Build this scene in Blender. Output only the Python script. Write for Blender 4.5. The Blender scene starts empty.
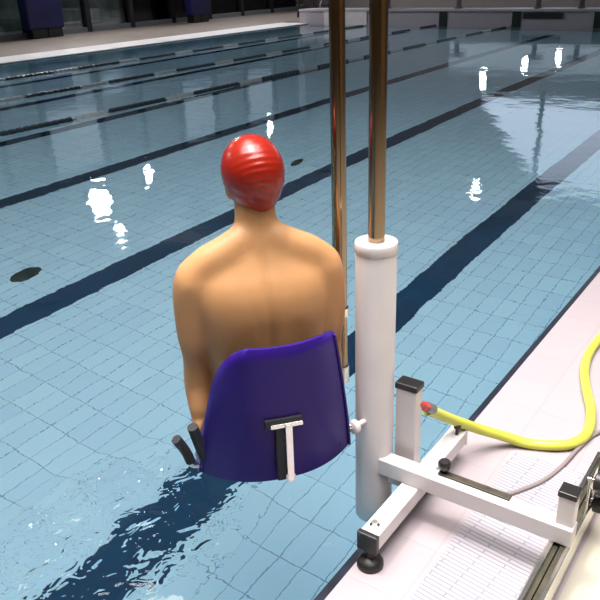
import bpy, bmesh, math, random
from mathutils import Vector, Matrix
random.seed(7)
scn = bpy.context.scene
COL = scn.collection
PI = math.pi

# ------------------------------------------------------------------ materials
def new_mat(name):
    m = bpy.data.materials.new(name); m.use_nodes = True
    return m, m.node_tree, m.node_tree.nodes['Principled BSDF']

def mat(name, col, rough=.5, metal=0, noise=0.0, nscale=8, bump=0.0, bscale=60, spec=.5, coat=0, sss=0, emit=None, estr=0):
    m, nt, b = new_mat(name)
    b.inputs['Roughness'].default_value = rough
    b.inputs['Metallic'].default_value = metal
    b.inputs['Specular IOR Level'].default_value = spec
    b.inputs['Coat Weight'].default_value = coat
    if sss:
        b.inputs['Subsurface Weight'].default_value = sss
        b.inputs['Subsurface Radius'].default_value = (.02, .008, .004)
        b.inputs['Subsurface Scale'].default_value = .6
    tc = nt.nodes.new('ShaderNodeTexCoord')
    n = nt.nodes.new('ShaderNodeTexNoise'); n.inputs['Scale'].default_value = nscale
    nt.links.new(tc.outputs['Object'], n.inputs['Vector'])
    r = nt.nodes.new('ShaderNodeValToRGB')
    r.color_ramp.elements[0].position = .3; r.color_ramp.elements[1].position = .7
    r.color_ramp.elements[0].color = (*[c*(1-noise) for c in col], 1)
    r.color_ramp.elements[1].color = (*[min(1, c*(1+noise*.5)) for c in col], 1)
    nt.links.new(n.outputs['Fac'], r.inputs['Fac'])
    nt.links.new(r.outputs['Color'], b.inputs['Base Color'])
    if bump:
        n2 = nt.nodes.new('ShaderNodeTexNoise'); n2.inputs['Scale'].default_value = bscale
        nt.links.new(tc.outputs['Object'], n2.inputs['Vector'])
        bp = nt.nodes.new('ShaderNodeBump'); bp.inputs['Strength'].default_value = bump
        bp.inputs['Distance'].default_value = .01
        nt.links.new(n2.outputs['Fac'], bp.inputs['Height'])
        nt.links.new(bp.outputs['Normal'], b.inputs['Normal'])
    if emit:
        b.inputs['Emission Color'].default_value = (*emit, 1)
        b.inputs['Emission Strength'].default_value = estr
    return m

def tile_mat(name, col, joint, w, h, mortar, rough=.3, offset=0.0, var=.05, bump=.3, spec=.5):
    m, nt, b = new_mat(name)
    tc = nt.nodes.new('ShaderNodeTexCoord')
    br = nt.nodes.new('ShaderNodeTexBrick')
    br.offset = offset; br.squash = 1
    br.inputs['Scale'].default_value = 1
    br.inputs['Brick Width'].default_value = w
    br.inputs['Row Height'].default_value = h
    br.inputs['Mortar Size'].default_value = mortar
    br.inputs['Mortar Smooth'].default_value = .3
    br.inputs['Bias'].default_value = 0
    br.inputs['Color1'].default_value = (*[c*(1-var) for c in col], 1)
    br.inputs['Color2'].default_value = (*[min(1, c*(1+var)) for c in col], 1)
    br.inputs['Mortar'].default_value = (*joint, 1)
    nt.links.new(tc.outputs['Object'], br.inputs['Vector'])
    nt.links.new(br.outputs['Color'], b.inputs['Base Color'])
    b.inputs['Roughness'].default_value = rough
    b.inputs['Specular IOR Level'].default_value = spec
    if bump:
        bp = nt.nodes.new('ShaderNodeBump'); bp.inputs['Strength'].default_value = bump
        bp.inputs['Distance'].default_value = .002; bp.invert = True
        nt.links.new(br.outputs['Fac'], bp.inputs['Height'])
        nt.links.new(bp.outputs['Normal'], b.inputs['Normal'])
    return m

M = {}
M['floor_tile'] = tile_mat('pool_floor_tile', (.59, .83, 1.0), (.24, .40, .54), .25, .125, .0032, bump=0, spec=0.2)
M['stripe'] = tile_mat('lane_stripe_tile', (.004, .026, .062), (.008, .036, .075), .25, .125, .004, bump=0, spec=0.2)
M['poolwall'] = tile_mat('pool_wall_tile', (.50, .74, .84), (.3, .45, .52), .25, .125, .004, bump=0)
M['deck'] = tile_mat('deck_tile', (.36, .305, .322), (.335, .285, .30), .24, .24, .004, rough=.38, var=.012)
M['deck_far'] = tile_mat('far_deck_tile', (.24, .20, .175), (.19, .16, .14), .24, .24, .004, rough=.45, var=.03)
M['deck_band'] = tile_mat('far_edge_tile', (.95, .93, .93), (.85, .82, .82), .24, .24, .003, rough=.3, var=.01)
M['cream'] = tile_mat('cream_floor', (.44, .40, .33), (.42, .38, .31), 1.2, 1.2, .004, rough=.5, var=.01)
M['edge_black'] = mat('black_edge_tile', (.016, .02, .032), .3, noise=.5, nscale=14)
M['bulkhead'] = tile_mat('bulkhead_tile', (.42, .385, .41), (.34, .31, .34), .25, .125, .004, rough=.5, var=.03)
M['white_paint'] = mat('white_powder_coat', (.64, .595, .59), .30, noise=.05, nscale=6, coat=.1)
M['black'] = mat('black_plastic', (.015, .013, .012), .4, noise=.3)
M['dark_inlay'] = mat('dark_olive_inlay', (.05, .042, .025), .5, noise=.5, nscale=20)
M['foam'] = mat('black_foam', (.012, .012, .016), .7, bump=.3, bscale=120)
M['bronze'] = mat('warm_polished_steel', (.34, .25, .16), .16, 1, noise=.06, nscale=4)
M['chrome'] = mat('brushed_steel', (.78, .76, .70), .25, 1, noise=.05, nscale=30)
M['purple'] = mat('purple_blue_plastic', (.022, .007, .14), .36, noise=.15, nscale=3, coat=.0, spec=.2)
M['skin'] = mat('skin', (.46, .235, .10), .50, noise=.10, nscale=7, sss=.12, bump=.06, bscale=160, spec=.4)
M['cap'] = mat('red_latex', (.25, .013, .006), .27, noise=.12, nscale=5, coat=.0, spec=.38)
M['trunks'] = mat('black_swim_fabric', (.012, .012, .02), .75, bump=.2, bscale=300)
M['hose'] = mat('yellow_hose_rubber', (.55, .56, .07), .35, noise=.06, nscale=12)
M['cable'] = mat('grey_rubber_tube', (.22, .18, .18), .5)
M['fit_red'] = mat('red_fitting', (.50, .06, .05), .35)
M['fit_grey'] = mat('grey_fitting', (.22, .22, .22), .35, .6)
M['navy'] = mat('navy_vinyl', (.014, .014, .12), .55, noise=.25, nscale=2)
M['mullion'] = mat('dark_bronze_frame', (.014, .013, .02), .5)
M['wall_grey'] = mat('grey_painted_wall', (.25, .27, .29), .8, noise=.12, nscale=.6)
M['wall_warm'] = mat('warm_brown_wall', (.26, .17, .10), .7, noise=.25, nscale=.5)
M['wall_end'] = mat('end_wall_plaster', (.30, .27, .27), .8, noise=.1, nscale=.5)
M['hedge'] = mat('dull_green_foliage', (.42, .48, .40), .9, noise=.6, nscale=1.4, bump=1, bscale=6)
M['pavement'] = mat('outside_paving', (.6, .58, .57), .9, noise=.2, nscale=1)
M['rope_dark'] = mat('dark_rope_float', (.012, .03, .045), .4)
M['rope_light'] = mat('pale_rope_float', (.45, .50, .52), .4)
M['block'] = mat('starting_block_grey', (.10, .095, .11), .5)
M['mark'] = mat('dark_green_mark_tile', (.012, .02, .018), .4)
M['truss'] = mat('truss_paint', (.20, .20, .21), .5)
M['lens'] = mat('flood_lens', (.9, .9, .9), .3, emit=(1, .97, .95), estr=260)
M['lens_small'] = mat('spot_lens', (.9, .9, .9), .3, emit=(.92, .96, 1), estr=60)
M['lit_pane'] = mat('bright_daylight_pane', (.5, .55, .6), .2, emit=(.66, .80, 1.0), estr=1.5)
M['dim_pane'] = mat('dull_daylight_pane', (.25, .3, .34), .15, emit=(.55, .68, .80), estr=.40)
M['railing'] = mat('dark_red_railing', (.07, .03, .035), .45)

def glass_mat():
    m, nt, b = new_mat('window_glass')
    for n in list(nt.nodes):
        if n.type != 'OUTPUT_MATERIAL': nt.nodes.remove(n)
    out = [n for n in nt.nodes if n.type == 'OUTPUT_MATERIAL'][0]
    t = nt.nodes.new('ShaderNodeBsdfTransparent'); t.inputs['Color'].default_value = (.85, .9, .92, 1)
    g = nt.nodes.new('ShaderNodeBsdfGlossy'); g.inputs['Roughness'].default_value = .03
    f = nt.nodes.new('ShaderNodeFresnel'); f.inputs['IOR'].default_value = 1.5
    mx = nt.nodes.new('ShaderNodeMixShader')
    nt.links.new(f.outputs[0], mx.inputs[0]); nt.links.new(t.outputs[0], mx.inputs[1]); nt.links.new(g.outputs[0], mx.inputs[2])
    nt.links.new(mx.outputs[0], out.inputs['Surface'])
    return m
M['glass'] = glass_mat()

def water_mat():
    m, nt, b = new_mat('pool_water')
    b.inputs['Base Color'].default_value = (.85, .97, 1, 1)
    b.inputs['Roughness'].default_value = 0.0
    b.inputs['IOR'].default_value = 1.33
    b.inputs['Transmission Weight'].default_value = 1
    tc = nt.nodes.new('ShaderNodeTexCoord')
    L = nt.links.new
    def noise(scale, det, rot=(0, 0, 0), stretch=(1, 1, 1), dist=0):
        mp = nt.nodes.new('ShaderNodeMapping'); mp.inputs['Rotation'].default_value = rot; mp.inputs['Scale'].default_value = stretch
        n = nt.nodes.new('ShaderNodeTexNoise'); n.inputs['Scale'].default_value = scale; n.inputs['Detail'].default_value = det
        n.inputs['Distortion'].default_value = dist
        L(tc.outputs['Object'], mp.inputs['Vector']); L(mp.outputs[0], n.inputs['Vector'])
        return n.outputs['Fac']
    def math_(op, a, b_, clamp=False):
        n = nt.nodes.new('ShaderNodeMath'); n.operation = op; n.use_clamp = clamp
        for i, v in enumerate((a, b_)):
            if v is None: continue
            if isinstance(v, (int, float)): n.inputs[i].default_value = v
            else: L(v, n.inputs[i])
        return n.outputs[0]
    base = math_('ADD', math_('MULTIPLY', noise(1.6, 2), .006), math_('MULTIPLY', noise(8, 3), .0013))
    # stirred patch around the swimmer's legs
    mp = nt.nodes.new('ShaderNodeMapping'); mp.vector_type = 'POINT'
    mp.inputs['Location'].default_value = STIR[0]
    mp.inputs['Scale'].default_value = STIR[1]
    ln = nt.nodes.new('ShaderNodeVectorMath'); ln.operation = 'LENGTH'
    L(tc.outputs['Object'], mp.inputs['Vector']); L(mp.outputs[0], ln.inputs[0])
    mr = nt.nodes.new('ShaderNodeMapRange'); mr.interpolation_type = 'SMOOTHSTEP'
    mr.inputs['From Min'].default_value = 1.0; mr.inputs['From Max'].default_value = .35
    L(ln.outputs['Value'], mr.inputs['Value'])
    stir = math_('ADD', math_('MULTIPLY', noise(13, 2, dist=.6), .014), math_('MULTIPLY', noise(5, 1), .035))
    stir = math_('MULTIPLY', stir, mr.outputs['Result'])
    h = math_('ADD', base, stir)
    bp = nt.nodes.new('ShaderNodeBump'); bp.inputs['Strength'].default_value = 1; bp.inputs['Distance'].default_value = 1
    L(h, bp.inputs['Height']); L(bp.outputs['Normal'], b.inputs['Normal'])
    return m
# the mapping is p*scale + location ; centre (1.12, 1.66), radii .75 x .42
STIR = ((-1.12/.75, -1.66/.5, 0), (1/.75, 1/.5, 0))
M['water'] = water_mat()

def grate_mat():
    m, nt, b = new_mat('ribbed_white_grate')
    tc = nt.nodes.new('ShaderNodeTexCoord')
    w = nt.nodes.new('ShaderNodeTexBrick'); w.offset = .5
    w.inputs['Scale'].default_value = 1; w.inputs['Brick Width'].default_value = .16; w.inputs['Row Height'].default_value = .0165
    w.inputs['Mortar Size'].default_value = .0030; w.inputs['Mortar Smooth'].default_value = .4
    w.inputs['Color1'].default_value = (.385, .35, .365, 1); w.inputs['Color2'].default_value = (.375, .34, .36, 1); w.inputs['Mortar'].default_value = (.22, .22, .27, 1)
    mp = nt.nodes.new('ShaderNodeMapping'); mp.inputs['Rotation'].default_value = (0, 0, PI/2+.12)
    nt.links.new(tc.outputs['Object'], mp.inputs['Vector']); nt.links.new(mp.outputs[0], w.inputs['Vector'])
    nt.links.new(w.outputs['Color'], b.inputs['Base Color']); b.inputs['Roughness'].default_value = .4
    bp = nt.nodes.new('ShaderNodeBump'); bp.inputs['Strength'].default_value = .5; bp.inputs['Distance'].default_value = .003; bp.invert = True
    nt.links.new(w.outputs['Fac'], bp.inputs['Height']); nt.links.new(bp.outputs['Normal'], b.inputs['Normal'])
    return m
M['grate'] = grate_mat()

# ------------------------------------------------------------------ mesh helpers
def add_box(bm, c, s, rot=None, mi=0):
    r = bmesh.ops.create_cube(bm, size=1)
    mx = Matrix.Translation(c) @ ((rot or Matrix.Identity(4)) @ Matrix.Diagonal((*s, 1)))
    bmesh.ops.transform(bm, matrix=mx, verts=r['verts'])
    for f in {f for v in r['verts'] for f in v.link_faces}: f.material_index = mi
    return r['verts']

def rbox(bm, c, s, bev=.004, rot=None, mi=0, seg=2):
    vs = add_box(bm, c, s, rot, mi)
    es = list({e for v in vs for e in v.link_edges})
    bmesh.ops.bevel(bm, geom=es, offset=bev, segments=seg, profile=.5, affect='EDGES')

def box2(bm, a, b, bev=0, mi=0):
    c = [(a[i]+b[i])/2 for i in range(3)]; s = [abs(b[i]-a[i]) for i in range(3)]
    if bev: rbox(bm, c, s, bev, mi=mi)
    else: add_box(bm, c, s, mi=mi)

def tube(bm, pts, r, n=16, cap=True, mi=0):
    pts = [Vector(p) for p in pts]
    rs = r if isinstance(r, (list, tuple)) else [r]*len(pts)
    rings = []; prev = None
    for i, p in enumerate(pts):
        t = (pts[min(i+1, len(pts)-1)] - pts[max(i-1, 0)]).normalized()
        if prev is None:
            u = t.orthogonal().normalized()
        else:
            u = (prev - t*prev.dot(t)).normalized()
        prev = u; v = t.cross(u)
        rings.append([bm.verts.new(p + (u*math.cos(2*PI*k/n) + v*math.sin(2*PI*k/n))*rs[i]) for k in range(n)])
    for a, b in zip(rings, rings[1:]):
        for k in range(n):
            f = bm.faces.new((a[k], a[(k+1) % n], b[(k+1) % n], b[k])); f.material_index = mi
    if cap:
        bm.faces.new(rings[0][::-1]).material_index = mi; bm.faces.new(rings[-1]).material_index = mi

def smooth_path(pts, n=10):
    pts = [Vector(p) for p in pts]; out = []
    P_ = [pts[0]*2-pts[1]] + pts + [pts[-1]*2-pts[-2]]
    for i in range(1, len(P_)-2):
        p0, p1, p2, p3 = P_[i-1:i+3]
        for k in range(n):
            t = k/n
            out.append(.5*((2*p1)+(-p0+p2)*t+(2*p0-5*p1+4*p2-p3)*t*t+(-p0+3*p1-3*p2+p3)*t**3))
    out.append(pts[-1]); return out

def lathe(bm, prof, c=(0, 0, 0), n=32, mi=0):
    rings = []
    for r, z in prof:
        rings.append([bm.verts.new((c[0]+r*math.cos(2*PI*k/n), c[1]+r*math.sin(2*PI*k/n), c[2]+z)) for k in range(n)])
    for a, b in zip(rings, rings[1:]):
        for k in range(n):
            bm.faces.new((a[k], a[(k+1) % n], b[(k+1) % n], b[k])).material_index = mi
    bm.faces.new(rings[0][::-1]).material_index = mi; bm.faces.new(rings[-1]).material_index = mi

def obj(name, bm, m, parent=None, smooth=False, loc=None, angle=.7):
    bmesh.ops.recalc_face_normals(bm, faces=bm.faces)
    me = bpy.data.meshes.new(name); bm.to_mesh(me); bm.free()
    for mm in (m if isinstance(m, (list, tuple)) else [m]): me.materials.append(mm)
    if smooth:
        me.shade_smooth()
        try: me.set_sharp_from_angle(angle=angle)
        except Exception: pass
    o = bpy.data.objects.new(name, me); COL.objects.link(o)
    if parent: o.parent = parent
    if loc: o.location = loc
    return o

def thing(name, label, cat, loc=(0, 0, 0), rz=0, group=None):
    o = bpy.data.objects.new(name, None); COL.objects.link(o); o.empty_display_size = .1
    o.location = loc; o.rotation_euler.z = rz
    o['label'] = label; o['category'] = cat
    if group: o['group'] = group
    return o

def tag(o, label, cat, group=None, kind=None):
    o['label'] = label; o['category'] = cat
    if group: o['group'] = group
    if kind: o['kind'] = kind
    return o

def struct(name, bm, m, parent=None, label=None, **k):
    o = obj(name, bm, m, parent, **k)
    if not parent: o['kind'] = 'structure'
    if label: o['label'] = label
    return o

def sbox(name, a, b, m, bev=0, label=None):
    bm = bmesh.new(); box2(bm, a, b, bev); return struct(name, bm, m, label=label)

def box_obj(name, a, b, m, parent=None, bev=0):
    bm = bmesh.new(); box2(bm, a, b, bev); return obj(name, bm, m, parent)

def copy_tree(o, parent=None):
    c = o.copy(); COL.objects.link(c)
    if parent: c.parent = parent
    for ch in [x for x in bpy.data.objects if x.parent == o]: copy_tree(ch, c)
    return c

# ------------------------------------------------------------------ pool and room
EY = .93             # deck edge
X0, XE = -4.0, 22.5  # pool ends
YF = 15.6            # far long side
ZW, ZF = -.03, -1.2
sbox('floor', (X0, EY, ZF-.1), (XE, YF, ZF), M['floor_tile'], label='pale blue tiled pool floor')
for i, y in enumerate((2.205, 4.42, 6.65, 8.87, 11.1, 13.3)):
    sbox('trim_%d' % (i+1), (X0+.5, y-.128, ZF), (XE-1.2, y+.128, ZF+.004), M['stripe'], label='dark blue lane stripe on the pool floor')
sbox('wall_pool_near', (X0, EY-.02, ZF-.1), (XE, EY+.0, -.02), M['poolwall'])
sbox('wall_pool_far', (X0, YF, ZF-.1), (XE, YF+.15, -.02), M['poolwall'])
sbox('wall_pool_left', (X0-.15, EY-.02, ZF-.1), (X0, YF+.15, -.02), M['poolwall'])
# near deck
sbox('deck_near', (X0-4, .34, -.12), (34, EY-.02, 0), M['deck'], label='pinkish white tiled pool deck')
sbox('deck_cream', (X0-4, -6, -.12), (34, .34, .0), M['cream'], label='cream floor behind the tiled deck')
sbox('trim_7', (X0, EY-.02, -.02), (XE, EY+.011, -.008), M['edge_black'], label='black tile line along the pool edge')
sbox('trim_8', (1.0, .44, 0), (2.32, .70, .003), M['grate'], label='ribbed white drainage strip in the deck')
# far deck
sbox('deck_far_edge', (X0-4, YF, -.1), (XE+.2, YF+1.3, 0), M['deck_band'], label='white tiled strip along the far pool edge')
sbox('deck_far', (X0-4, YF+1.3, -.1), (34, 21.5, 0), M['deck_far'], label='beige far deck')
sbox('deck_left', (X0-4, EY-.02, -.1), (X0-.15, YF, 0), M['deck'])
sbox('deck_end', (XE+.7, EY-.02, -.1), (34, YF+1.3, 0), M['deck_far'])
# raised end bulkhead
bm = bmesh.new(); box2(bm, (XE, EY-.02, ZF-.1), (XE+.7, YF+.35, .40)); box2(bm, (XE-.05, EY-.02, .40), (XE+.75, YF+.35, .46))
bulk = struct('wall_bulkhead', bm, M['bulkhead'], label='raised grey tiled wall at the far end of the pool')
for i, y in enumerate((12.75, 10.45, 8.1, 5.75, 3.4)):
    box_obj('lane_mark', (XE-.02, y-.13, -.25), (XE, y+.13, .385), M['mark'], bulk)
box_obj('glare_panel', (XE-.03, 13.2, -.1), (XE-.0, 14.9, .44), M['white_paint'], bulk)  # glare at the bulkhead's left end, put in as a white slab
sb = box_obj('sign_plate', (XE-.03, 6.75, .20), (XE-.0, 8.0-.1, .36), M['mark'], bulk)
# water
bm = bmesh.new()
bmesh.ops.create_grid(bm, x_segments=40, y_segments=24, size=.5)
bmesh.ops.transform(bm, matrix=Matrix.Translation(((X0+XE)/2, (EY+YF)/2, ZW)) @ Matrix.Diagonal((XE-X0-.06, YF-EY-.004, 1, 1)), verts=bm.verts)
me = bpy.data.meshes.new('pool_water')
bmesh.ops.recalc_face_normals(bm, faces=bm.faces); bm.normal_update()
if next(iter(bm.faces)).normal.z < 0: bmesh.ops.reverse_faces(bm, faces=bm.faces)
bm.to_mesh(me); bm.free(); me.materials.append(M['water'])
wat = bpy.data.objects.new('pool_water', me); COL.objects.link(wat); tag(wat, 'clear pale blue rippled water filling the pool', 'water', kind='stuff')

# far side wall: mullioned glazing, clear below, dull panes above, grey wall on top
YW = 21.5
wall = bmesh.new()
box2(wall, (X0-4, YW, 0), (34, YW+.25, .16))
box2(wall, (X0-4, YW, 2.15), (34, YW+.25, 2.38))
box2(wall, (X0-4, YW, 4.55), (34, YW+.25, 7.6))
struct('wall_far', wall, M['wall_grey'], label='grey wall with glazing along the far side')
xs = [1.8, 3.7, 5.6, 7.6, 9.6, 11.6, 13.6, 15.3, 17.75, 19.75, 21.9, 24.0, 26.1, 28.2, 30.4]
for i, x in enumerate(xs[:-1]):
    w = bpy.data.objects.new('window_%d' % (i+1), None); COL.objects.link(w); w.location = (x, YW+.1, 0); w['kind'] = 'structure'
    x1 = xs[i+1]-x
    box_obj('glass_pane', (.08, .02, .16), (x1-.08, .04, 2.15), M['glass'], w)
    box_obj('mullion', (-.10, -.12, .0), (.10, .12, 4.55), M['mullion'], w)
    box_obj('upper_pane', (.12, .02, 2.38), (x1-.12, .05, 4.55), M['dim_pane'] if i in (7, 10, 12) else M['wall_grey'], w)
# outdoors behind the far glazing
sbox('ground_outside', (-8, YW+.25, -.1), (60, 34, -.02), M['pavement'])
bm = bmesh.new()
for k in range(60):
    x = -4 + k*.75; c = (x+random.uniform(-.3, .3), 27+random.uniform(-.7, .7), random.uniform(.4, 2.3))
    r = bmesh.ops.create_icosphere(bm, subdivisions=3, radius=random.uniform(.9, 1.4))
    for v in r['verts']:
        v.co = v.co*(1+random.uniform(-.07, .07)) + Vector(c)
tag(obj('hedge', bm, M['hedge']), 'dull green hedge outside the glass behind the far deck', 'hedge', kind='stuff')

# end wall with gable shaped bright glazing
XW = 31.0
bm = bmesh.new(); box2(bm, (XW, -6, 0), (XW+.25, YW+.25, 7.6)); struct('wall_end', bm, M['wall_end'])
wf = bpy.data.objects.new('window_20', None); COL.objects.link(wf); wf.location = (XW, 0, 0); wf['kind'] = 'structure'
wf['label'] = 'gable shaped bright window high in the end wall'
bm = bmesh.new()
poly = [(12.5, 3.5), (9.4, 7.15), (-4, 7.3), (-4, 3.5)]
a = [bm.verts.new((-.06, y, z)) for y, z in poly]; b_ = [bm.verts.new((-.02, y, z)) for y, z in poly]
bm.faces.new(a); bm.faces.new(b_[::-1])
for k in range(4): bm.faces.new((a[k], a[(k+1) % 4], b_[(k+1) % 4], b_[k]))
obj('bright_pane', bm, M['lit_pane'], wf)
for y, zt in ((9.75, 6.8), (6.2, 7.2), (2.6, 7.2), (-.6, 7.2)):
    box_obj('mullion', (-.12, y-.1, 3.4), (-.06, y+.1, zt), M['mullion'], wf)
box_obj('window_sill', (-.14, -4.1, 3.36), (-.0, 12.7, 3.5), M['mullion'], wf)
box_obj('lower_band', (-.05, -4, 1.2), (-.01, 14, 2.4), M['dim_pane'], wf)
# side of the hall behind and left of the camera
sbox('wall_near', (X0-4.2, -6.2, 0), (34, -6, 7.6), M['wall_warm'])
sbox('wall_left', (X0-4.2, -6, 0), (X0-4, YW+.25, 7.6), M['wall_warm'])
# roof beams
for i, x in enumerate((-2, 5.0, 12, 19, 26)):
    sbox('trim_%d' % (20+i), (x-.12, -6, 7.2), (x+.12, YW, 7.6), M['truss'], label='roof beam')

# wall flood lamps (the bright glints on the water)
def flood(loc, size, rz, lens, label, group):
    t = thing('flood_lamp', label, 'lamp', loc, rz, group)
    bm = bmesh.new(); rbox(bm, (0, -.12, 0), (size*1.25, .16, size*1.1), .02); obj('housing', bm, M['truss'], t)
    bm = bmesh.new(); rbox(bm, (0, -.205, 0), (size, .012, size*.85), .003); obj('lens', bm, lens, t)
    bm = bmesh.new(); tube(bm, [(0, 0, 0), (0, -.05, 0)], .04); obj('bracket', bm, M['black'], t)
    return t
flood((16.9, YW-.01, 5.75), .8, 0, M['lens'], 'large flood lamp on the far wall whose glint is the biggest on the water', 'flood lamps high on the far wall')
flood((19.4, YW, 5.35), .26, 0, M['lens'], 'small flood lamp on the far wall right of the large one', 'flood lamps high on the far wall')
flood((27.3, YW, 5.0), .22, 0, M['lens'], 'flood lamp on the far wall nearest the end wall', 'flood lamps high on the far wall')
for (y, z, s, L_) in ((12.33, 2.75, .24, 'leftmost of the three lamps on the end wall'), (10.57, 2.0, .22, 'middle one of the three lamps on the end wall'), (9.25, 1.75, .20, 'rightmost of the three lamps on the end wall')):
    flood((XW, y, z), s, -PI/2, M['lens_small'], L_, 'lamps on the end wall')
# ceiling lamp hanging from a beam whose glint lies right of the posts
t = thing('pendant_lamp', 'round ceiling lamp hanging from a roof beam over the water', 'lamp', (25.9, 10.4, 6.0))
bm = bmesh.new(); lathe(bm, [(.05, .35), (.30, .05), (.34, 0), (.30, -.0)], n=24); obj('lamp_shade', bm, M['truss'], t, True)
bm = bmesh.new(); lathe(bm, [(.17, -.03), (.17, .0)], n=24); obj('lens', bm, M['lens_small'], t)
bm = bmesh.new(); tube(bm, [(0, 0, .35), (0, 0, 1.2)], .015, 8); obj('rod', bm, M['black'], t)

# navy padded pillars on the far deck
for (x, y, w, lb) in ((15.55, 21.05, 1.35, 'wide navy covered pad standing at the left end of the far glazing'), (22.4, 20.7, 1.0, 'narrower navy covered pad standing on dark feet by the far glazing')):
    t = thing('gym_mat_stand', lb, 'pad', (x, y, 0), 0, 'navy pads by the far glazing')
    bm = bmesh.new(); rbox(bm, (0, 0, 1.25), (w, .4, 1.95), .05); obj('cover', bm, M['navy'], t)
    bm = bmesh.new(); rbox(bm, (w*.22, 0, .14), (w*.42, .36, .28), .02); rbox(bm, (-w*.22, 0, .14), (w*.42, .36, .28), .02); obj('base', bm, M['black'], t)

# metal frame stand on far deck, near the left post
t = thing('lifeguard_stand', 'dark metal frame stand on the far deck left of the posts', 'stand', (25.9, 17.6, 0))
for dx in (-.55, .55):
    for dy in (-.45, .45):
        bm = bmesh.new(); tube(bm, [(dx, dy, 0), (dx*.8, dy*.7, 1.6)], .045, 10); obj('leg', bm, M['railing'], t)
bm = bmesh.new(); tube(bm, [(-.55, -.45, .1), (.45, -.35, 1.3)], .035, 10); obj('diagonal_brace', bm, M['chrome'], t)
bm = bmesh.new(); rbox(bm, (0, 0, 1.62), (1.1, .8, .07), .02); obj('platform', bm, M['railing'], t)
bm = bmesh.new()
for z in (.4, .8, 1.2): tube(bm, [(-.52, -.4, z), (.5, -.4, z)], .03, 8)
obj('rungs', bm, M['railing'], t)

# starting blocks on the bulkhead
t0 = None
for i, (y, nm) in enumerate(((12.6, 'first starting block from the left on the end wall'), (10.1, 'second starting block from the left on the end wall'), (7.6, 'middle starting block above the dark plate on the end wall'), (6.35, 'starting block second from the right on the end wall'), (3.9, 'starting block at the right edge of the view on the end wall'))):
    if t0 is None:
        t0 = thing('starting_block', nm, 'starting block', (XE+.35, y, .46), 0, 'starting blocks on the end wall')
        bm = bmesh.new(); rbox(bm, (0, 0, .02), (.34, .14, .04), .006); obj('base_plate', bm, M['block'], t0)
        bm = bmesh.new(); rbox(bm, (0, 0, .20), (.12, .12, .34), .01); obj('post', bm, M['block'], t0)
        bm = bmesh.new(); rbox(bm, (-.02, 0, .40), (.60, .52, .06), .012, Matrix.Rotation(.12, 4, 'Y')); obj('platform', bm, M['bulkhead'], t0)
        bm = bmesh.new(); tube(bm, [(-.22, -.2, .30), (-.24, .2, .30)], .014, 8); obj('grip_bar', bm, M['black'], t0)
        src = t0
    else:
        c = copy_tree(src); c.location = (XE+.35, y, .46); c['label'] = nm

# lane ropes
def rope(y, label, ph):
    bm = bmesh.new(); x = X0+.3; k = 0
    tube(bm, [(X0, y, ZW), (XE, y, ZW)], .008, 6)
    while x < XE-.2:
        ln = 1.15 if k % 2 == 0 else .6
        x2 = x + ln; xx = x+ph
        while xx < min(x2+ph, XE)-.1:
            if X0 < xx and xx+.1 < XE:
                tube(bm, [(xx, y, ZW), (xx+.015, y, ZW), (xx+.085, y, ZW), (xx+.1, y, ZW)], [.03, .05, .05, .03], 8, mi=k % 2)
            xx += .11
        x = x2; k += 1
    o = obj('lane_rope', bm, [M['rope_dark'], M['rope_light']], smooth=True)
    tag(o, label, 'lane rope', 'lane ropes')
rope(8.25, 'lane rope of dark and pale floats nearest the swimmer', .15)
rope(10.65, 'middle lane rope of dark and pale floats', .5)
rope(13.0, 'lane rope of dark and pale floats nearest the far deck', .0)

# floor drains
for (x, y, sx, sy, lb) in ((3.12, 4.99, .15, .09, 'small dark drain on the pool floor at left, below the big glint'), (6.81, 4.93, .15, .05, 'small dark drain on the pool floor right of the red cap')):
    t = thing('floor_drain', lb, 'drain', (x, y, ZF), .2, 'drains on the pool floor')
    bm = bmesh.new(); lathe(bm, [(sx, 0), (sx, .01), (sx*.9, .014)], n=20); bmesh.ops.scale(bm, vec=(1, sy/sx, 1), verts=bm.verts); obj('drain_cover', bm, M['mark'], t)

# ------------------------------------------------------------------ pool lift
CX, CY = 1.821, 1.032
lift = thing('pool_lift', 'white column pool access lift on the deck edge with a purple seat over the water', 'pool lift', (0, 0, 0))
bm = bmesh.new(); lathe(bm, [(.058, -.12), (.064, -.12), (.064, .935), (.062, .945), (.040, .948), (.038, .93), (.001, .93)], (CX, CY, 0), 48)
colm = obj('column', bm, M['white_paint'], lift, True)
bm = bmesh.new(); lathe(bm, [(.0645, .915), (.0665, .918), (.0665, .942), (.0645, .947), (.061, .947)], (CX, CY, 0), 48); obj('collar', bm, M['white_paint'], colm, True)
bm = bmesh.new(); tube(bm, [(CX, CY, .93), (CX, CY, 2.38)], .0255, 32); obj('piston_pole', bm, M['bronze'], lift, True)
HX, HY = 1.941, 1.241
bm = bmesh.new(); tube(bm, smooth_path([(CX, CY, 2.38), (CX+.01, CY+.01, 2.42), (HX, HY, 2.42), (HX, HY, 2.38)], 6), .024, 20); obj('top_crossbar', bm, M['bronze'], lift, True)
bm = bmesh.new(); tube(bm, [(HX, HY, 2.38), (HX, HY, .36)], .0245, 32); obj('hanging_pole', bm, M['bronze'], lift, True)
bm = bmesh.new(); tube(bm, [(HX, HY, .63), (HX, HY, .60)], .030, 24); obj('pole_clamp', bm, M['chrome'], lift, True)

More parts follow.
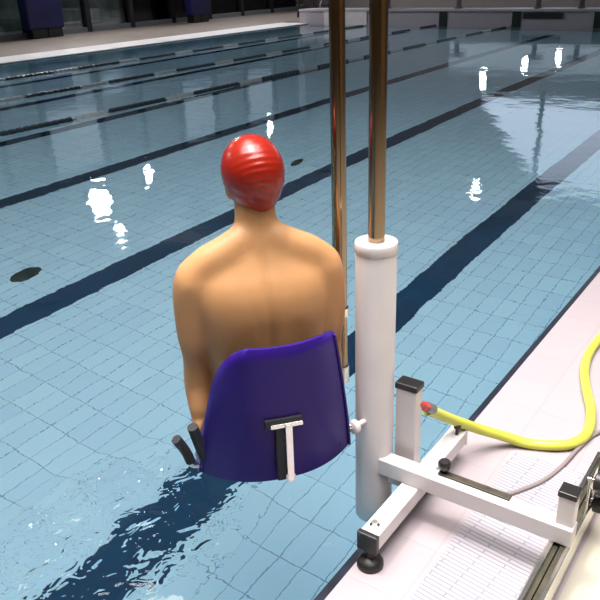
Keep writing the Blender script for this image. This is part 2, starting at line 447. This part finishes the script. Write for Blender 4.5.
# deck frame
bm = bmesh.new(); box2(bm, (1.505, .838, .070), (2.17, .90, .130), .004)
beam = obj('deck_beam', bm, M['white_paint'], lift)
bm = bmesh.new(); box2(bm, (1.492, .834, .066), (1.512, .904, .134), .004); obj('end_cap', bm, M['black'], beam)
bm = bmesh.new(); box2(bm, (2.166, .835, .067), (2.176, .903, .133), .004); obj('end_cap', bm, M['white_paint'], beam)
bm = bmesh.new(); lathe(bm, [(.007, 0), (.016, 0), (.016, .008), (.009, .012), (.009, .02)], (1.545, .87, .129), 16); obj('bolt', bm, M['chrome'], beam, True)
def foot(x, y, zt, r=.042):
    bm = bmesh.new(); lathe(bm, [(r, 0), (r, .014), (r*.8, .026), (r*.35, .034), (r*.30, zt)], (x, y, 0.001), 32)
    return obj('levelling_foot', bm, M['black'], lift, True)
foot(1.515, .868, .072); foot(1.95, .868, .072, .028)
# knob bolt above the far end of the beam
bm = bmesh.new(); lathe(bm, [(.006, .0), (.006, .03), (.013, .03), (.013, .042), (.004, .044)], (2.13, .86, .129), 16); obj('bolt', bm, M['black'], beam, True)
# cross bar
bm = bmesh.new(); box2(bm, (CX-.048, .345, .130), (CX+.008, CY-.02, .192), .004)
cross = obj('cross_bar', bm, M['white_paint'], lift)
bm = bmesh.new(); box2(bm, (CX-.018, .545, .190), (CX+.009, .785, .199), .002); obj('dark_inlay_strip', bm, M['dark_inlay'], cross)
bm = bmesh.new(); lathe(bm, [(.007, .0), (.007, .022), (.019, .022), (.021, .03), (.021, .042), (.016, .048), (.003, .049)], (CX+.000, .770, .194), 20); obj('clamp_knob', bm, M['black'], cross, True)
# stub post with black cap
bm = bmesh.new(); box2(bm, (1.861, .900, .13), (1.911, .974, .432), .004); post = obj('stub_post', bm, M['white_paint'], lift)
bm = bmesh.new(); box2(bm, (1.857, .896, .430), (1.915, .978, .453), .005); obj('post_cap', bm, M['black'], post)
bm = bmesh.new(); box2(bm, (1.80, .905, .085), (1.93, .965, .135), .003); obj('bracket_plate', bm, M['white_paint'], post)
# rear post and rail
bm = bmesh.new(); box2(bm, (CX-.034, .350, .190), (CX+.014, .400, .290), .004); rp = obj('rear_post', bm, M['white_paint'], lift)
bm = bmesh.new(); box2(bm, (CX-.038, .347, .288), (CX+.018, .403, .308), .004); obj('post_cap', bm, M['black'], rp)
bm = bmesh.new()
box2(bm, (1.50, .345, .052), (2.30, .358, .130), .002); box2(bm, (1.50, .392, .052), (2.30, .405, .130), .002); box2(bm, (1.50, .345, .048), (2.30, .405, .056))
rail = obj('rear_rail', bm, M['chrome'], lift)
bm = bmesh.new(); box2(bm, (1.49, .358, .056), (2.30, .372, .126)); box2(bm, (1.49, .378, .056), (2.30, .392, .118)); obj('dark_inlay_strip', bm, M['dark_inlay'], rail)
foot(1.56, .385, .05, .035); foot(2.24, .385, .05, .035)
# black wheels at the rear
for x, z in ((1.985, .235), (2.02, .135)):
    bm = bmesh.new(); tube(bm, [(x, .345, z), (x, .340, z), (x, .312, z), (x, .307, z)], [.022, .034, .034, .022], 24); wh = obj('wheel', bm, M['black'], lift, True)
    bm = bmesh.new(); tube(bm, [(x, .300, z), (x, .365, z)], .008, 12); obj('axle', bm, M['chrome'], wh, True)
bm = bmesh.new(); box2(bm, (1.965, .350, .06), (2.04, .358, .255), .002); obj('wheel_bracket', bm, M['chrome'], rail)

# seat frame: local x = sitter's right, y = forward
SX, SY, SR = 1.597, 1.311, math.radians(-40)
seat = bpy.data.objects.new('seat', None); COL.objects.link(seat); seat.parent = lift; seat.location = (SX, SY, 0); seat.rotation_euler.z = SR
def inv(x, y, z):
    dx, dy = x-SX, y-SY; c, s = math.cos(-SR), math.sin(-SR)
    return (dx*c-dy*s, dx*s+dy*c, z)
ZS = .30
def shell():
    bm = bmesh.new(); nu, nv = 36, 28
    def pt(u, v, th):
        au = abs(u)
        w = .246 - .066*v**1.2
        # rounded upper left / right corners
        z = ZS-.03 + v*.455
        corner = (.10 if u < 0 else .02)*max(0, (au-.45)/.55)**2.2 * v**3
        z -= corner
        z -= .020*(1-v)*(1-u*u)          # the lower edge bellies down in the middle
        x = u*w - .006 + .010*v
        y = -.225 + .085*au**2.6 - .022*v + .012*(1-v)**3
        if v > .93: y += .012*((v-.93)/.07)**2
        return Vector((x, y + th, z))
    G = []
    for th in (0, .011):
        G.append([[bm.verts.new(pt(-1+2*i/nu, j/nv, th)) for i in range(nu+1)] for j in range(nv+1)])
    for s in (0, 1):
        g = G[s]
        for j in range(nv):
            for i in range(nu):
                f = (g[j][i], g[j][i+1], g[j+1][i+1], g[j+1][i])
                bm.faces.new(f if s == 0 else f[::-1])
    a, b = G
    for i in range(nu):
        bm.faces.new((a[0][i+1], a[0][i], b[0][i], b[0][i+1])); bm.faces.new((a[nv][i], a[nv][i+1], b[nv][i+1], b[nv][i]))
    for j in range(nv):
        bm.faces.new((a[j][0], a[j+1][0], b[j+1][0], b[j][0])); bm.faces.new((a[j+1][nu], a[j][nu], b[j][nu], b[j+1][nu]))
    return bm
obj('backrest', shell(), M['purple'], seat, True, angle=1.0)
# side flanges of the shell
def flange(s):
    bm = bmesh.new(); n = 12
    def w(v): return s*(.246 - .066*v**1.2) - .006 + .010*v
    rows = []
    for j in range(n+1):
        v = j/n; z = ZS-.03 + v*(.43 if s > 0 else .315); y0 = -.225+.085-.022*v+.012*(1-v)**3; dep = .07*(1-v)**1.2+.03
        rows.append([bm.verts.new(p) for p in ((w(v), y0-.004, z), (w(v)+s*.006, y0-.004, z), (w(v)+s*.004, y0+dep, z), (w(v)-s*.004, y0+dep, z))])
    for a, b in zip(rows, rows[1:]):
        for k in range(4): bm.faces.new((a[k], a[(k+1) % 4], b[(k+1) % 4], b[k]))
    bm.faces.new(rows[0]); bm.faces.new(rows[-1][::-1])
    return bm
obj('side_flange', flange(1), M['purple'], seat); obj('side_flange', flange(-1), M['purple'], seat)
# pan
bm = bmesh.new(); rbox(bm, (0, .035, ZS-.0), (.42, .40, .03), .012, seg=3); obj('seat_pan', bm, M['purple'], seat, True)
# T bracket on the back
bm = bmesh.new()
rbox(bm, (.008, -.247, .470), (.100, .010, .014), .002)
rbox(bm, (.012, -.256, .372), (.022, .008, .205), .002)
rbox(bm, (.012, -.236, .285), (.030, .040, .018), .002)
br = obj('steel_bracket', bm, M['chrome'], seat)
bm = bmesh.new(); rbox(bm, (.0, -.236, .475), (.115, .016, .030), .004); rbox(bm, (-.012, -.240, .372), (.030, .018, .200), .003); obj('bracket_shadow', bm, M['foam'], br)  # black blocks stand in for the shadow gap behind the bracket
# arm rests: steel tubes with black foam
def armrest(s):
    x = s*.285
    bm = bmesh.new(); tube(bm, smooth_path([(s*.20, -.11, .292), (x*.93, -.13, .300), (x, -.14, .335), (x+s*.02, -.15, .405)], 6), .010, 12); a = obj('armrest_tube', bm, M['chrome'], seat, True)
    bm = bmesh.new(); tube(bm, smooth_path([(x-s*.006, -.14, .325), (x+s*.006, -.145, .370), (x+s*.030, -.155, .425)], 5), .0155, 16); obj('foam_grip', bm, M['foam'], a, True)
    bm = bmesh.new(); tube(bm, [(s*.235, -.125, .32), (s*.262, -.150, .455)], .017, 16); obj('foam_grip', bm, M['foam'], a, True)
armrest(-1)
# arm from hanging pole to the seat
h = inv(HX, HY, .37)
bm = bmesh.new(); tube(bm, [(h[0], h[1], .40), (h[0], h[1], .335)], .030, 24); tube(bm, [(h[0], h[1], .36), (.17, h[1]-.02, .275), (0, 0, .27)], .016, 16); obj('seat_arm', bm, M['chrome'], seat, True)
# white knob between seat and column
c1 = inv(1.712, 1.046, .335)
bm = bmesh.new(); v1 = Vector(c1); v2 = Vector(inv(CX-.05, CY, .335)); d = (v1-v2).normalized()
tube(bm, [v2, v1-d*.012, v1-d*.010, v1+d*.008, v1+d*.012], [.009, .009, .023, .023, .017], 24); obj('guide_knob', bm, M['white_paint'], seat, True)
bm = bmesh.new(); tube(bm, [(.205, -.12, .345), v1], .010, 12); obj('guide_rod', bm, M['chrome'], seat, True)

# ------------------------------------------------------------------ hose and grey tube
hs = thing('garden_hose', 'bright yellow hose curling from the lift post across the deck', 'hose', (0, 0, 0))
path = smooth_path([(1.965, .905, .310), (2.03, .898, .262), (2.13, .870, .185), (2.24, .820, .105), (2.33, .74, .045), (2.37, .665, .020), (2.405, .585, .0208), (2.46, .525, .0208), (2.56, .50, .0208), (2.72, .53, .0208),
                    (2.90, .60, .0208), (3.08, .655, .0208), (3.28, .675, .0208), (3.55, .655, .0208), (3.85, .59, .0208), (4.2, .45, .0208), (4.6, .25, .0208)], 10)
bm = bmesh.new(); tube(bm, path, .020, 16); obj('hose_tube', bm, M['hose'], hs, True)
def seg(a, b, t0, t1): return [Vector(a).lerp(Vector(b), t) for t in (t0, t1)]
A, B = (1.898, .912, .370), (1.968, .893, .318)
bm = bmesh.new(); tube(bm, seg(A, B, 0, .42), .013, 16); tube(bm, seg(A, B, .38, .68), .0175, 6); obj('red_coupling', bm, M['fit_red'], hs, True, angle=.5)
bm = bmesh.new(); tube(bm, seg(A, B, .66, 1.12), .0185, 16); obj('grey_collar', bm, M['fit_grey'], hs, True, angle=.5)
bm = bmesh.new(); tube(bm, smooth_path([(2.00, .665, .0078), (2.10, .60, .0078), (2.20, .55, .0078), (2.32, .52, .0078), (2.47, .50, .0078), (2.62, .46, .0078), (2.9, .30, .0078)], 8), .0078, 10)
tag(obj('rubber_tube', bm, M['cable'], None, True), 'thin grey tube lying on the deck beside the yellow hose', 'tube')

# ------------------------------------------------------------------ swimmer
def ring(bm, c, ax, ay, n=28, rot=None, sq=2.0):
    vs = []
    for k in range(n):
        t = 2*PI*k/n; ct, st = math.cos(t), math.sin(t)
        x = ax*math.copysign(abs(ct)**(2/sq), ct); y = ay*math.copysign(abs(st)**(2/sq), st)
        v = Vector((x, y, 0))
        if rot: v = rot @ v
        vs.append(bm.verts.new(Vector(c)+v))
    return vs
def loft(bm, secs, n=28, sq=2.0):
    rs = [ring(bm, s[0], s[1], s[2], n, s[3] if len(s) > 3 else None, sq) for s in secs]
    for a, b in zip(rs, rs[1:]):
        for k in range(n): bm.faces.new((a[k], a[(k+1) % n], b[(k+1) % n], b[k]))
    bm.faces.new(rs[0][::-1]); bm.faces.new(rs[-1])
def ball(bm, c, r, s=(1, 1, 1), rot=None):
    q = bmesh.ops.create_icosphere(bm, subdivisions=3, radius=1)
    m = Matrix.Translation(c) @ (rot or Matrix.Identity(4)) @ Matrix.Diagonal((r*s[0], r*s[1], r*s[2], 1))
    bmesh.ops.transform(bm, matrix=m, verts=q['verts'])

bm = bmesh.new()
# torso, pelvis to neck (centre, half width, half depth)
loft(bm, [((0, .00, .315), .130, .085), ((0, .0, .345), .172, .118), ((0, 0, .40), .184, .125), ((0, -.005, .47), .178, .118), ((0, -.01, .55), .176, .108),
          ((0, -.012, .63), .184, .108), ((0, -.012, .70), .196, .112), ((0, -.012, .76), .204, .115), ((0, -.010, .82), .208, .112), ((.0, -.006, .865), .204, .100),
          ((0, .0, .90), .176, .084), ((-.002, .004, .93), .140, .072), ((-.002, .010, .957), .095, .064), ((.0, .016, .985), .072, .060),
          ((.002, .026, 1.02), .063, .058), ((.004, .036, 1.07), .060, .058), ((.006, .042, 1.12), .056, .058)], 32, 2.35)
# trapezius slopes, deltoids, shoulder blades
for s in (-1, 1):
    tube(bm, [(s*.03, .0, .99), (s*.09, -.004, .945), (s*.15, .0, .915), (s*.195, .002, .885)], [.048, .058, .060, .056], 16)
    ball(bm, (s*.196, .002, .865), .066, (1, .95, 1.12))
    ball(bm, (s*.100, -.062, .79), .090, (1, .42, 1.2), Matrix.Rotation(s*-.25, 4, 'Y'))
    # arm : shoulder, elbow, wrist
    tube(bm, smooth_path([(s*.200, .0, .875), (s*.216, .0, .80), (s*.220, -.002, .725), (s*.220, -.004, .65), (s*.220, .004, .61), (s*.221, .012, .56), (s*.222, .010, .50), (s*.226, -.020, .435), (s*.230, -.030, .40)], 3),
         [.062, .062, .060, .057, .055, .054, .053, .052, .050, .047, .044, .043, .042, .042, .042, .0425, .043, .043, .041, .039, .036, .033, .030, .027, .026], 20)
    # palm and five fingers closed on the edge of the seat
    loft(bm, [((s*.231, -.032, .405), .022, .030), ((s*.236, -.030, .385), .020, .040), ((s*.240, -.026, .350), .017, .043), ((s*.240, -.022, .318), .014, .040)], 16)
    for f in range(4):
        yy = -.054 + f*.0215; ln = (.020, .026, .028, .024)[f]
        tube(bm, smooth_path([(s*.240, yy, .330), (s*.242, yy, .310), (s*.238, yy+.001, .300-ln*.8), (s*.222, yy+.002, .278-ln*.5), (s*.200, yy+.003, .264)], 3), .0088, 10)
    tube(bm, smooth_path([(s*.226, -.002, .375), (s*.222, .022, .350), (s*.214, .036, .330), (s*.200, .040, .318)], 3), [.012]*3+[.0105]*4+[.009]*3, 10)
    # thigh, calf, foot
    tube(bm, smooth_path([(s*.085, .0, .385), (s*.095, .15, .395), (s*.105, .30, .395), (s*.110, .42, .385), (s*.112, .465, .365)], 3),
         [.085, .085, .084, .082, .080, .077, .073, .068, .063, .059, .056, .054, .052], 20)
    tube(bm, smooth_path([(s*.112, .455, .375), (s*.112, .51, .30), (s*.112, .56, .22), (s*.112, .63, .10), (s*.112, .69, -.01)], 3),
         [.052, .053, .054, .056, .058, .056, .052, .046, .041, .037, .035, .035, .036], 20)
    ball(bm, (s*.112, .69, -.022), .036)
    FR = Matrix.Rotation(PI/2, 3, 'X')
    loft(bm, [((s*.112, .66, -.045), .030, .022, FR), ((s*.112, .695, -.03), .036, .034, FR), ((s*.114, .755, -.040), .040, .024, FR),
              ((s*.118, .825, -.046), .045, .014, FR), ((s*.118, .865, -.048), .036, .009, FR)], 18)
# head
hc = Vector((.010, .062, 1.145))
HR = Matrix.Rotation(math.radians(-6), 4, 'Y') @ Matrix.Rotation(math.radians(-9), 4, 'X') @ Matrix.Scale(1.08, 4)
def hp(x, y, z): return hc + (HR @ Vector((x, y, z)))
ball(bm, hp(0, -.010, .022), 1, (.078, .096, .092), HR)
ball(bm, hp(0, .020, -.040), 1, (.062, .070, .070), HR)
ball(bm, hp(0, .050, -.080), 1, (.036, .034, .028), HR)       # chin
loft(bm, [(hp(0, .082, .015), .008, .008), (hp(0, .094, -.010), .012, .012), (hp(0, .100, -.028), .017, .015), (hp(0, .086, -.036), .013, .010)], 12)   # nose
ball(bm, hp(0, .080, -.058), 1, (.024, .010, .0065), HR); ball(bm, hp(0, .078, -.067), 1, (.020, .010, .0065), HR)        # lips
for s in (-1, 1):
    ball(bm, hp(s*.032, .070, .020), 1, (.020, .012, .006), HR)    # brow ridge
    ball(bm, hp(s*.042, .058, -.028), 1, (.020, .018, .016), HR)   # cheek
    ball(bm, hp(s*.074, .000, -.018), 1, (.010, .020, .030), HR)   # ear
me = bpy.data.meshes.new('tmp_body'); bmesh.ops.recalc_face_normals(bm, faces=bm.faces); bm.to_mesh(me); bm.free()
tmp = bpy.data.objects.new('tmp_body', me); COL.objects.link(tmp)
rm = tmp.modifiers.new('r', 'REMESH'); rm.mode = 'VOXEL'; rm.voxel_size = .0055
sm = tmp.modifiers.new('s', 'SMOOTH'); sm.factor = .5; sm.iterations = 7
dg = bpy.context.evaluated_depsgraph_get()
body = bpy.data.meshes.new_from_object(tmp.evaluated_get(dg))
bpy.data.objects.remove(tmp); bpy.data.meshes.remove(me)
tmp = bpy.data.objects.new('tmp2', body); COL.objects.link(tmp)
vg = tmp.vertex_groups.new(name='soft')
for v in body.vertices:
    z = v.co.z
    wt = min(1, max(0, (z-.50)/.08))*min(1, max(0, (1.06-z)/.05))
    if wt > 0: vg.add([v.index], wt, 'REPLACE')
sm = tmp.modifiers.new('s', 'SMOOTH'); sm.factor = .5; sm.iterations = 110; sm.vertex_group = 'soft'
dg = bpy.context.evaluated_depsgraph_get()
body = bpy.data.meshes.new_from_object(tmp.evaluated_get(dg)); bpy.data.objects.remove(tmp)
# back modelling : spine groove, shoulder blade edges, neck tendons
def g(x, w): return math.exp(-(x/w)**2)
for v in body.vertices:
    x, y, z = v.co
    if y < .0 and .42 < z < 1.06:
        k = min(1, max(0, -y/.06)); zz = min(1, (z-.42)/.1)*min(1, (1.06-z)/.08)
        d = .006*g(x, .013)*zz*(1-.7*min(1, max(0, (z-.86)/.12)))
        d -= .0035*(g(x-.042, .026)+g(x+.042, .026))*zz*g(z-.60, .20)
        for s in (-1, 1):
            ex = s*.060 + s*.02*(z-.79)/.1
            d += .0010*g(x-ex+s*.012, .014)*g(z-.775, .075)
            pass
            pass
        v.co.y += d*k
body.materials.clear(); body.materials.append(M['skin']); body.shade_smooth()
person = bpy.data.objects.new('person', body); COL.objects.link(person)
person.location = (SX, SY, 0); person.rotation_euler.z = SR
tag(person, 'bare-backed person in a red swim cap sitting on the lift seat, seen from behind', 'person')
# eyes
for s in (-1, 1):
    bm = bmesh.new(); bmesh.ops.create_uvsphere(bm, u_segments=20, v_segments=12, radius=.0115)
    bmesh.ops.transform(bm, matrix=Matrix.Translation(hp(s*.031, .068, .004)), verts=bm.verts)
    for f in bm.faces:
        c = f.calc_center_median() - hp(s*.031, .068, .004)
        if (HR.inverted() @ c).y > .0098: f.material_index = 1
    obj('eye', bm, [mat('eye_white', (.8, .78, .75), .2), mat('iris', (.05, .03, .02), .2)], person, True)
# swim cap
bm = bmesh.new(); nu, nv = 96, 70
cc = Vector((0, -.012, .018))
rows = []
for j in range(nv+1):
    ph = j/nv*PI*.985
    row = []
    for i in range(nu):
        th = 2*PI*i/nu
        dx, dy, dz = math.sin(ph)*math.sin(th), math.sin(ph)*math.cos(th), math.cos(ph)
        # front cut higher than the nape
        R_ = Vector((.0865*dx, .1045*dy, .0995*dz))
        if dz < 0: R_ = Vector((.0865*dx*(1-.30*dz*dz), .1045*dy*(1-.12*dz*dz), .1270*dz))
        # folds: arcs across the back of the crown
        if dy < .25:
            q = R_.z*100 + 2.2*(R_.x*12)**2
            amp = .0011*g(R_.z-.015, .055)*g(R_.x-.006, .050)*min(1, (.25-dy)*3)
            R_ *= 1 + amp/.09*(2*abs(math.sin(q*1.9))**6-.6)
            R_ *= 1 + .0010/.09*math.sin(R_.z*260+R_.x*150)*g(R_.z+.05, .035)
        row.append(R_+cc)
    rows.append(row)
vs = [[bm.verts.new(hc+(HR @ p)) for p in row] for row in rows]
keep = lambda p: p.z > -.098 + max(0, (p.y+.055))*.95
for j in range(nv):
    for i in range(nu):
        ps = (rows[j][i], rows[j][(i+1) % nu], rows[j+1][(i+1) % nu], rows[j+1][i])
        if all(keep(p) for p in ps):
            bm.faces.new((vs[j][i], vs[j][(i+1) % nu], vs[j+1][(i+1) % nu], vs[j+1][i]))
bmesh.ops.remove_doubles(bm, verts=bm.verts, dist=1e-5)
bmesh.ops.delete(bm, geom=[v for v in bm.verts if not v.link_faces], context='VERTS')
cap = obj('swim_cap', bm, M['cap'], person, True, angle=3)
so = cap.modifiers.new('thick', 'SOLIDIFY'); so.thickness = .0025; so.offset = -1
# swim shorts: follow hips and thighs
bm = bmesh.new()
loft(bm, [((0, .0, .325), .150, .095), ((0, .0, .35), .183, .127), ((0, 0, .40), .190, .134), ((0, -.004, .47), .180, .126), ((0, -.006, .49), .174, .121)], 36, 2.25)
for s in (-1, 1):
    tube(bm, smooth_path([(s*.085, .0, .385), (s*.095, .15, .395), (s*.100, .24, .395)], 4), [.091]*9, 24)
me = bpy.data.meshes.new('t'); bmesh.ops.recalc_face_normals(bm, faces=bm.faces); bm.to_mesh(me); bm.free()
tmp = bpy.data.objects.new('t', me); COL.objects.link(tmp)
rm = tmp.modifiers.new('r', 'REMESH'); rm.mode = 'VOXEL'; rm.voxel_size = .008
sm = tmp.modifiers.new('s', 'SMOOTH'); sm.iterations = 3
dg = bpy.context.evaluated_depsgraph_get()
sh = bpy.data.meshes.new_from_object(tmp.evaluated_get(dg)); bpy.data.objects.remove(tmp)
sh.materials.clear(); sh.materials.append(M['trunks']); sh.shade_smooth(); sh.name = 'swim_shorts'
o = bpy.data.objects.new('swim_shorts', sh); COL.objects.link(o); o.parent = person

# ------------------------------------------------------------------ light
w = bpy.data.worlds.new('hall_light'); scn.world = w; w.use_nodes = True
bg = w.node_tree.nodes['Background']; bg.inputs['Color'].default_value = (.84, .92, 1.0, 1); bg.inputs['Strength'].default_value = .13
def area(name, loc, size, power, col=(1, 1, 1), target=None, sy=None):
    l = bpy.data.lights.new(name, 'AREA'); l.energy = power; l.color = col; l.size = size
    if sy: l.shape = 'RECTANGLE'; l.size_y = sy
    o = bpy.data.objects.new(name, l); COL.objects.link(o); o.location = loc
    if target is not None: o.rotation_euler = (Vector(target)-Vector(loc)).to_track_quat('-Z', 'Y').to_euler()
    return o
area('ceiling_lamp', (1.5, 1.7, 5.6), .3, 170, (1, .93, .86), (1.8, .9, 0))
area('near_floor_fill', (1.6, 1.3, 6.0), 6.0, 660, (1, .97, .95), (2.0, 1.3, 0), 4.0).data.spread = 2.0  # unseen soft fill added to brighten the near pool floor
for x in (1, 9, 17, 25):  # unseen spots added to brighten the far deck edge
    l = bpy.data.lights.new('far_deck_fill', 'SPOT'); l.energy = 1800; l.spot_size = 1.9; l.spot_blend = .9; l.shadow_soft_size = .12; l.color = (1, .97, .98)
    o = bpy.data.objects.new('far_deck_fill', l); COL.objects.link(o); o.location = (x, 20.5, 6.9)
    o.rotation_euler = (Vector((x, 16.3, 0))-o.location).to_track_quat('-Z', 'Y').to_euler()

# ------------------------------------------------------------------ camera
f = 729.0
d1 = Vector((570, 350, -f)).normalized()
d2 = Vector((-1100, 290, -f)); d2 = (d2-d1*d1.dot(d2)).normalized()
up = d1.cross(d2)
R = Matrix((d1, d2, up))          # camera axes -> world
cam = bpy.data.cameras.new('camera'); co = bpy.data.objects.new('camera', cam); COL.objects.link(co)
cam.sensor_width = 36; cam.lens = 36*f/600; cam.clip_start = .05; cam.clip_end = 300
co.matrix_world = Matrix.Translation((0, 0, 1.7)) @ R.to_4x4()
scn.camera = co
scn.view_settings.view_transform = 'Standard'; scn.view_settings.look = 'None'
scn.view_settings.gamma = 1; scn.view_settings.use_curve_mapping = False
scn.view_settings.exposure = -0.15
try:
    scn.cycles.use_denoising = True
    scn.cycles.caustics_refractive = True; scn.cycles.caustics_reflective = True
    scn.cycles.sample_clamp_indirect = 4
    scn.cycles.blur_glossy = .5
    scn.cycles.max_bounces = 10; scn.cycles.transmission_bounces = 8; scn.cycles.transparent_max_bounces = 10
except Exception as e: print(e)
